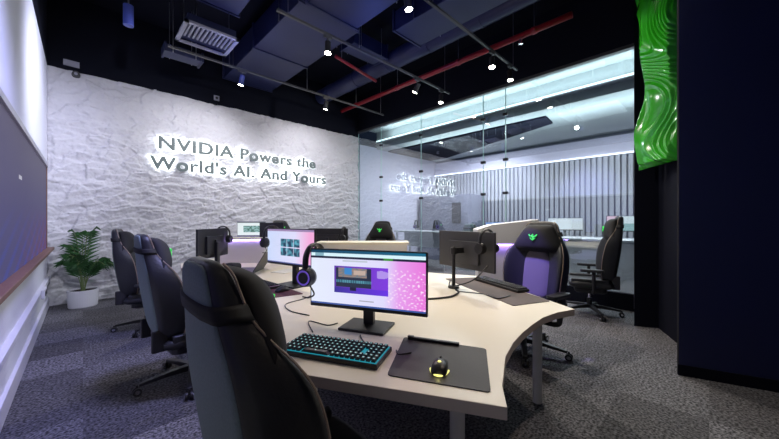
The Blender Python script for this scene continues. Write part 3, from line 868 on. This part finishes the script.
def pic2(u, v):
    if v < .06: return (.35, .25, .45)
    if v > .97: return (.08, .10, .3)
    bg = lerp((.62, .72, .98), (.78, .74, .98), u * 1.4)
    if u > .62: bg = lerp(bg, (.92, .42, .72), (u - .62) * 3.4)
    if .30 < u < .72 and .26 < v < .78:
        a = (u - .30) / .42 * 3; c = (v - .26) / .52 * 2
        fa, fc = a % 1, c % 1
        if fa < .08 or fc < .08: return bg
        k = noise.noise(Vector((a * 2.3, c * 2.7, 5)))
        return lerp((.02, .05, .10), (.12, .42, .55), .35 + k * 1.4)
    return bg
def pic3(u, v):
    if v < .08 or v > .95: return (.10, .12, .14)
    if .2 < u < .8 and .3 < v < .75: return lerp((.03, .12, .08), (.3, .5, .5), abs(noise.noise(Vector((u * 8, v * 6, 1)))) * 3)
    return (.8, .88, .9)
def make_monitor(label, loc, rz, top, W=.70, Hh=.345, pic=None, lit=True, arm=False, base=True, group=None, pxn=(120, 68), off=0.05, bodym='plastic'):
    """loc: the foot of the stand; the screen faces local +X, 'off' metres before it"""
    t = thing('monitor', label, 'monitor', loc, rz, group)
    h = top - loc[2]; zc = h - Hh / 2
    b = B(); box(b, (off, 0, zc), (.022, W, Hh))
    box(b, (off - .022, 0, zc - .02), (.024, W * .55, Hh * .6)); obj('housing', b, M[bodym], t, bevel=.004)
    if pic:
        me = picture_grid(pxn[0], pxn[1], pic, (off + .0125, -(W / 2 - .008), zc + Hh / 2 - .008), (0, W - .016, 0), (0, 0, -(Hh - .028)))
        me.materials.append(M['screen']); link('screen', me, t)
    else:
        b = B(); box(b, (off + .0115, 0, zc + .006), (.001, W - .02, Hh - .03)); obj('screen', b, mat('dark_screen', (.01, .01, .015), .15), t)
    b = B()
    if arm:
        cyl(b, (0, 0, 0), (0, 0, zc + .04), .016, seg=16); box(b, (off / 2 - .01, 0, zc), (abs(off) - .0, .035, .05)); cyl(b, (0, 0, zc - .03), (0, 0, zc + .03), .028, seg=16)
    else:
        box(b, (0, 0, (zc) / 2 + .01), (.035, .062, zc)); box(b, (off / 2, 0, zc), (abs(off), .05, .08))
    obj('stand_post', b, M['plastic'], t, bevel=.004)
    b = B()
    if base:
        box(b, (.03, 0, .007), (.20, .27, .014))
    else:
        cyl(b, (0, 0, 0), (0, 0, .02), .05, seg=24)
    obj('stand_base', b, M['plastic'], t, bevel=.003)
    return t
m1 = make_monitor('nearest monitor, showing a bright web page with a pink side, before the foreground chair', (1.195, 1.39, ZT), R(206), 1.147, W=.72, pic=pic1, off=.05, pxn=(180, 100))
m2 = make_monitor('monitor second along the left side, showing six thumbnails on a white page', (1.44, 2.74, ZT), R(190), 1.235, pic=pic2, off=.06)
mr = make_monitor('monitor seen from behind on an arm stand, brown mat beyond it', (2.40, 1.62, ZT), R(-13), 1.21, arm=True, base=False, off=.14, bodym='plastic2')
m3 = make_monitor('dark monitor seen from behind at the left, near the rock wall', (1.16, 4.16, ZT), R(135), 1.21, W=.64, off=.05)
m4 = make_monitor('small bright monitor with a white frame below the sign', (1.98, 5.22, ZT), R(235), 1.29, W=.44, Hh=.25, pic=pic3, pxn=(48, 28), off=.05, bodym='grille')
m5 = make_monitor('narrow dark blue backed monitor left of the thumbnails monitor', (2.16, 4.82, ZT), R(20), 1.27, W=.5, off=-.05)
m6 = make_monitor('wide black monitor seen from behind, right of the thumbnails monitor', (2.62, 4.02, ZT), R(38), 1.185, W=.62, off=.05)
# ------------------------------------------------------------------ headsets
def make_headset(label, loc, rz, glow=True):
    t = thing('headset', label, 'headset', loc, rz)
    pts_ = [(.085 * math.cos(a), 0, -.075 + .085 * math.sin(a)) for a in [R(q) for q in range(0, 181, 15)]]
    pts_ = [(.088, 0, -.12)] + pts_ + [(-.088, 0, -.12)]
    b = B(); tube(b, pts_, .009, seg=8)
    for v in b.verts: v.co.y *= 2.0
    obj('headband', b, M['plastic'], t, smooth=True)
    for s in (-1, 1):
        b = B(); cyl(b, (s * .075, 0, -.15), (s * .105, 0, -.15), .050, .044, seg=28); cyl(b, (s * .055, 0, -.15), (s * .075, 0, -.15), .046, .050, seg=28)
        cup = obj('ear_cup', b, M['plastic'], t)
        b = B(); tube(b, [(s * .106, .033 * math.cos(R(a)), -.15 + .033 * math.sin(R(a))) for a in range(0, 360, 20)], .0045, seg=6, closed=True)
        obj('light_ring', b, M['purplering'], cup)
    b = B(); tube(b, [(.09, .03, -.19), (.10, .06, -.225), (.10, .03, -.245), (.095, -.01, -.245)], .004, seg=6); obj('microphone', b, M['plastic'], t)
    return t
def on_monitor(mon, yloc, off, top, src, label, dz=.012):
    # only the nearest headset is lit
    rz = mon.rotation_euler.z
    p = Matrix.Rotation(rz, 3, 'Z') @ Vector((off, yloc, 0)) + mon.location
    if src is None: return make_headset(label, (p.x, p.y, top + dz), rz)
    return dup(src, (p.x, p.y, top + dz), rz, label, skip=('light_ring',))
h1 = on_monitor(m1, -.335, .05, 1.147, None, 'black headset with purple ring hooked over the nearest web page monitor')
on_monitor(m2, -.29, .06, 1.235, h1, 'black headset hooked over the thumbnails monitor')
on_monitor(mr, -.26, .14, 1.21, h1, 'black headset hooked over the monitor beside the brown mat')
on_monitor(m3, -.22, .05, 1.21, h1, 'black headset hooked over the left monitor near the rock wall')
on_monitor(m6, -.25, .05, 1.185, h1, 'black headset on the black monitor in front of the far chair')

h1.scale = (1.15, 1.15, 1.15)
# ------------------------------------------------------------------ keyboards
def make_keyboard(label, loc, rz, L_, D_, glow, tilt=0.0, cols=19, rows=6):
    """user side at local -X"""
    t = thing('keyboard', label, 'keyboard', loc, rz)
    b = B(); box(b, (0, 0, .011), (D_, L_, .022)); obj('case', b, M['plastic'], t, bevel=.004)
    b = B(); box(b, (0, 0, .0225), (D_ - .014, L_ - .014, .003)); obj('backlight', b, M[glow], t)
    kb = B(); lg = B()
    px = (L_ - .02) / cols; pr = (D_ - .02) / rows
    caps = 0
    b2 = B()
    for r in range(rows):
        c = 0
        while c < cols:
            wd = 1
            if r == 0 and c == 4: wd = 6
            if cols > 16 and c in (15,) and r in (2, 3): c += 1; continue
            y = L_ / 2 - .01 - (c + wd / 2) * px
            x = -D_ / 2 + .01 + (r + .5) * pr
            kx, ky = pr * .80, px * (wd - .24)
            v = bmesh.ops.create_cube(b2, size=1)['verts']
            for q in v:
                top = q.co.z > 0
                s = .80 if top else 1.0
                q.co = Vector((x + q.co.x * kx * s, y + q.co.y * ky * s, .030 + q.co.z * .013))
            v = bmesh.ops.create_cube(lg, size=1)['verts']
            for q in v: q.co = Vector((x + q.co.x * kx * .28, y + q.co.y * min(ky, px * .8) * .34, .0366 + q.co.z * .0008))
            caps += 1; c += wd
    kc = obj('keycaps', b2, M['keycap'], t); kc['kind'] = 'stuff'
    ll = obj('legends', lg, M['legend'] if glow == 'cyankey' else M['keycap'], t); ll['kind'] = 'stuff'
    return t
make_keyboard('keyboard with cyan backlight at the front of the nearest monitor', (.84, 1.215, ZT), R(27), .485, .20, 'cyankey')
make_keyboard('keyboard with multicolour backlight before the thumbnails monitor', (1.18, 2.95, ZT + .004), R(3), .50, .16, 'rgbkey', cols=15)
make_keyboard('dark slim keyboard on the brown mat at the right', (2.78, 1.37, ZT + .004), R(156), .60, .13, 'keycap')

# ------------------------------------------------------------------ mats
def rounded(poly, r=.02, k=4):
    out = []; n = len(poly)
    for i in range(n):
        p = Vector(poly[i]); a = (Vector(poly[i - 1]) - p).normalized(); c = (Vector(poly[(i + 1) % n]) - p).normalized()
        p0 = p + a * r; p1 = p + c * r
        for q in range(k + 1):
            s = q / k
            out.append(tuple((1 - s) ** 2 * p0 + 2 * s * (1 - s) * p + s * s * p1))
    return out
def mat_obj(poly, m, label, name='mouse_mat', cat='mouse mat'):
    cx = sum(p[0] for p in poly) / 4; cy = sum(p[1] for p in poly) / 4
    b = B(); prism(b, rounded([(x - cx, y - cy) for x, y in poly]), 0, .004)
    o = obj(name, b, m); o.location = (cx, cy, ZT + .0002); tag(o, label, cat); return o
mat_obj([(1.375, .745), (1.205, 1.12), (.862, .895), (1.040, .545)], M['padblack'], 'square black mouse mat at the near table corner')
mat_obj([(2.53, .84), (3.02, 1.72), (2.70, 1.93), (2.20, .98)], M['padbrown'], 'long brown desk mat under the slim keyboard', 'desk_mat', 'desk mat')
mat_obj([(1.03, 2.42), (1.31, 2.36), (1.32, 3.30), (1.05, 3.36)], M['redpad'], 'dark red patterned desk mat before the thumbnails monitor', 'desk_mat', 'desk mat')
t = thing('pen', 'black stylus bar lying along the rear edge of the black mat', 'pen', (1.255, .97, ZT + .0045), R(-64))
b = B(); box(b, (0, 0, .007), (.26, .020, .014)); obj('barrel', b, M['plastic'], t, bevel=.004)
b = B(); box(b, (-.115, 0, .0155), (.03, .016, .005)); obj('clip', b, M['plastic2'], t)

# ------------------------------------------------------------------ mice
def make_mouse(label, loc, rz, glow=True):
    t = thing('computer_mouse', label, 'mouse', loc, rz)
    prof = [(-.062, .018, .006), (-.055, .030, .024), (-.03, .036, .038), (0, .033, .041), (.03, .031, .033), (.055, .030, .022), (.064, .022, .010)]
    lp = []
    for x, hw, h_ in prof:
        lp.append([(x, hw * math.cos(R(a)), max(.002, .004 + h_ * max(0, math.sin(R(a))) ** .7)) for a in range(0, 181, 15)] + [(x, -hw * .8, .001), (x, hw * .8, .001)])
    b = B(); loft(b, lp); obj('shell', b, M['plastic'], t, smooth=True, sub=1)
    b = B(); cyl(b, (.030, -.004, .036), (.030, .004, .036), .009, seg=16); obj('scroll_wheel', b, M['plastic2'], t)
    if glow:
        b = B(); tube(b, [(.062 * math.cos(R(a)) * 1.02, .036 * math.sin(R(a)) * 1.04, .006) for a in range(100, 261, 16)], .004, seg=6); obj('underglow', b, M['mouseglow'], t)
        b = B(); cyl(b, (-.018, 0, .0415), (-.018, 0, .0448), .008, .006, seg=6); obj('emblem', b, M['mouseglow'], t)
    return t
ms = make_mouse('black mouse with yellow light on the square black mat', (1.045, .772, ZT + .0044), R(30))
dup(ms, (1.22, 2.56, ZT + .0044), R(12), 'pale dark mouse on the dark red mat', skip=('underglow', 'emblem'))
l_ = lamp('mouse_glow', 'POINT', (.98, .732, ZT + .014), .012, (1, .9, .3), size=.004)

# ------------------------------------------------------------------ laptop and small desk things
t = thing('laptop', 'dark open laptop seen from behind beside the violet divider', 'laptop', (1.42, 3.86, ZT), R(140))
b = B(); box(b, (.02, 0, .009), (.27, .40, .018)); obj('keyboard_deck', b, M['plastic'], t, bevel=.004)
b = B(); Mx = Matrix.Translation((-.115, 0, .02)) @ Matrix.Rotation(R(-32), 4, 'Y'); box(b, (0, 0, .13), (.010, .40, .26), M4=Mx); obj('lid', b, M['plastic2'], t, bevel=.003)
t = thing('desk_speaker', 'small black rounded speaker beside the open laptop', 'speaker', (1.15, 3.60, ZT), R(30))
b = B(); box(b, (0, 0, .075), (.13, .16, .15)); obj('speaker_body', b, M['pillow'], t, bevel=.03)
b = B(); cyl(b, (.066, 0, .08), (.070, 0, .08), .045, seg=24); obj('speaker_cone', b, M['plastic2'], t)
t = thing('paper_sheet', 'white sheet of paper lying behind the thumbnails monitor', 'paper', (1.75, 3.55, ZT))
b = B(); box(b, (0, 0, .002), (.30, .22, .003), R(20)); obj('sheet', b, M['paper'], t)

def cable(pl, label, r=.004):
    b = B(); tube(b, [(x, y, z + r) for x, y, z in pl], r, seg=6)
    o = obj('cable', b, M['plastic'], smooth=True); tag(o, label, 'cable'); return o
cable([(2.33, 1.55, ZT), (2.25, 1.47, ZT), (2.06, 1.44, ZT), (1.85, 1.56, ZT), (1.70, 1.78, ZT)], 'thick black cable curving across the white table from the arm stand', .008)
oc = cable([(2.40, 1.66, ZT + .05), (2.33, 1.60, ZT + .02), (2.36, 1.40, ZT + .10), (2.46, 1.32, ZT + .22)], 'black cable loop', .006)
bpy.context.view_layer.update()
oc.parent = mr; oc.matrix_parent_inverse = mr.matrix_world.inverted(); del oc['label']; del oc['category']
cable([(2.30, 1.50, ZT), (2.35, 1.30, ZT + .004), (2.30, 1.15, ZT + .005), (2.45, 1.12, ZT + .005)], 'thin black cable lying on the brown mat edge', .004)
cable([(1.055, 1.30, ZT), (1.03, 1.26, ZT), (.99, 1.17, ZT)], 'short black keyboard cable before the monitor base', .004)
cable([(1.085, 1.55, ZT), (1.02, 1.56, ZT), (.98, 1.70, ZT), (.90, 1.52, ZT)], 'thin cable curling left of the nearest monitor base', .003)
cable([(1.44, 2.36, ZT), (1.26, 2.22, ZT), (1.06, 2.16, ZT), (1.00, 1.98, ZT), (1.04, 1.80, ZT)], 'thin cable snaking from the red mat toward the viewer', .0035)
cable([(1.055, 1.03, ZT), (1.03, .99, ZT), (1.08, .96, ZT + .004)], 'short black mouse cable between keyboard and mouse mat', .004)

# ------------------------------------------------------------------ palm
pl = thing('potted_palm', 'green palm in a round white pot in the room corner', 'plant', (0.0, 6.62, 0))
b = B(); lathe(b, [(.15, 0), (.165, .02), (.178, .25), (.178, .265), (.162, .265), (.16, .24)], 40); obj('pot', b, M['pot'], pl, smooth=False)
b = B(); cyl(b, (0, 0, .20), (0, 0, .245), .160, seg=32); obj('soil', b, M['soil'], pl)
for k in range(15):
    a = 2 * PI * k / 15 * 1.0 + random.uniform(-.2, .2)
    if k % 4 == 0: reach, top = random.uniform(.12, .22), random.uniform(.92, 1.06)
    else: reach, top = random.uniform(.24, .42), random.uniform(.42, .78)
    x_lim = 1.0
    if math.cos(a) < -.2: reach *= .75
    if math.sin(a) > .2: reach *= .85
    b = B(); P = []
    for s in range(9):
        q = s / 8
        rr_ = reach * (q ** 1.5) + .02
        zz = .24 + top * (1 - (1 - q) ** 1.7) - (0.22 * reach / .3) * max(0, q - .62) ** 1.3 * 2
        P.append(Vector((rr_ * math.cos(a), rr_ * math.sin(a), zz)))
    tube(b, P, .005, seg=5, mi=1)
    side = Vector((-math.sin(a), math.cos(a), 0))
    for s in range(3, 19):
        q = .26 + .74 * (s - 3) / 15
        f = q * 8; i0 = min(7, int(f)); base = P[i0].lerp(P[i0 + 1], f - i0)
        tan = (P[i0 + 1] - P[i0]).normalized()
        L_ = .20 * math.sin(PI * min(1, .18 + q * .80)) + .04
        for sg in (-1, 1):
            d = (side * sg * .8 + tan * .75 + Vector((0, 0, -.10))).normalized()
            wv = tan.cross(d).cross(d).normalized() * .0065
            p1 = base + d * L_ * .5; p2 = base + d * L_ + Vector((0, 0, -.045))
            v0 = b.verts.new(base); v1 = b.verts.new(p1 + wv); v2 = b.verts.new(p2); v3 = b.verts.new(p1 - wv)
            b.faces.new((v0, v1, v2)); b.faces.new((v0, v2, v3))
    obj('frond', b, [M['leaf'], M['leafstem']], pl)

# ------------------------------------------------------------------ furniture beyond the glass
def desk(name, label, x, y, L_, D_, rz, h=.72):
    t = thing(name, label, 'desk', (x, y, 0), rz)
    b = B(); box(b, (0, 0, h - .02), (D_, L_, .04)); obj('desktop', b, M['silver'], t, bevel=.004)
    for sx in (-1, 1):
        for sy in (-1, 1):
            b = B(); cyl(b, (sx * (D_ / 2 - .06), sy * (L_ / 2 - .06), 0), (sx * (D_ / 2 - .06), sy * (L_ / 2 - .06), h - .04), .022, seg=12); obj('leg', b, M['silver'], t)
    b = B(); box(b, (0, 0, h - .26), (.02, L_ - .2, .40)); obj('modesty_panel', b, M['marble'], t)
    return t
desk('office_desk', 'pale desk standing in for a reflection behind the left part of the glass partition', 6.9, 5.6, 1.8, .7, 0, 1.0)  # desk added in place of the room's own reflection in the glass
desk('office_desk', 'pale desk before the slats seen through the glass centre', 8.3, 4.1, 1.8, .7, 0, .9)
desk('office_desk', 'pale desk between the stone counter and the slats', 8.5, 1.6, 2.6, .7, 0, .9)
make_monitor('bright wide monitor beyond the glass above the black chair', (8.35, 2.45, .9), R(200), 1.36, W=.75, Hh=.30, pic=lambda u, v: (.85, .9, 1.0), pxn=(8, 5))
make_monitor('bright monitor beyond the glass beside the side view chair', (8.35, 1.35, .9), R(205), 1.40, W=.55, Hh=.34, pic=lambda u, v: (.95, .65, .80) if u < .4 else ((.8, .9, 1.0) if v < .5 else (.35, .55, .6)), pxn=(20, 12))
make_monitor('blue lit monitor on the desk beyond the glass centre', (8.25, 4.2, .9), R(200), 1.25, W=.50, Hh=.28, pic=lambda u, v: (.35, .5, 1.0), pxn=(6, 4))
fc = dup(c1, (7.65, 4.5, 0), R(10), 'gaming chair beyond the glass at the desk with the blue screen'); 
t = thing('framed_panel', 'dark tall framed panel on the cabinet beyond the glass', 'panel', (8.22, 5.45, 1.2))
b = B(); box(b, (0, 0, .32), (.04, .30, .64)); obj('board', b, M['plastic'], t)
on = dup(h1, (6.85, 5.9, 1.29), R(20), 'silver grey stand-in for a reflected headset on the desk behind the glass, left one')  # both headsets are added with that desk, in place of reflected shapes
on2 = dup(h1, (6.85, 5.2, 1.29), R(60), 'silver grey stand-in for a reflected headset on the desk behind the glass, right one')
# repeats carry the phrase of their group
for o in S.objects:
    if o.parent is not None or 'label' not in o.keys(): continue
    k = o.name.split('.')[0]
    far = (o.location.x > 5.7)
    g = {'gaming_chair': G, 'monitor': 'monitors on the wavy white table', 'headset': 'headsets on the workstation monitors',
         'keyboard': 'keyboards on the wavy white table', 'desk_mat': 'large desk mats', 'track_spotlight': 'spotlights on the ceiling tracks',
         'lighting_track': 'black lighting tracks', 'air_duct': 'navy air ducts', 'cable': 'black cables on the white table',
         'office_desk': 'pale desks beyond the glass', 'desk_divider': 'white desk divider boxes', 'computer_mouse': 'computer mice'}.get(k)
    if far and k in ('gaming_chair', 'monitor', 'headset'): g = {'monitor': 'lit monitors beyond the glass', 'headset': 'stand-in headsets beyond the glass', 'gaming_chair': None}[k]
    if g: o['group'] = g
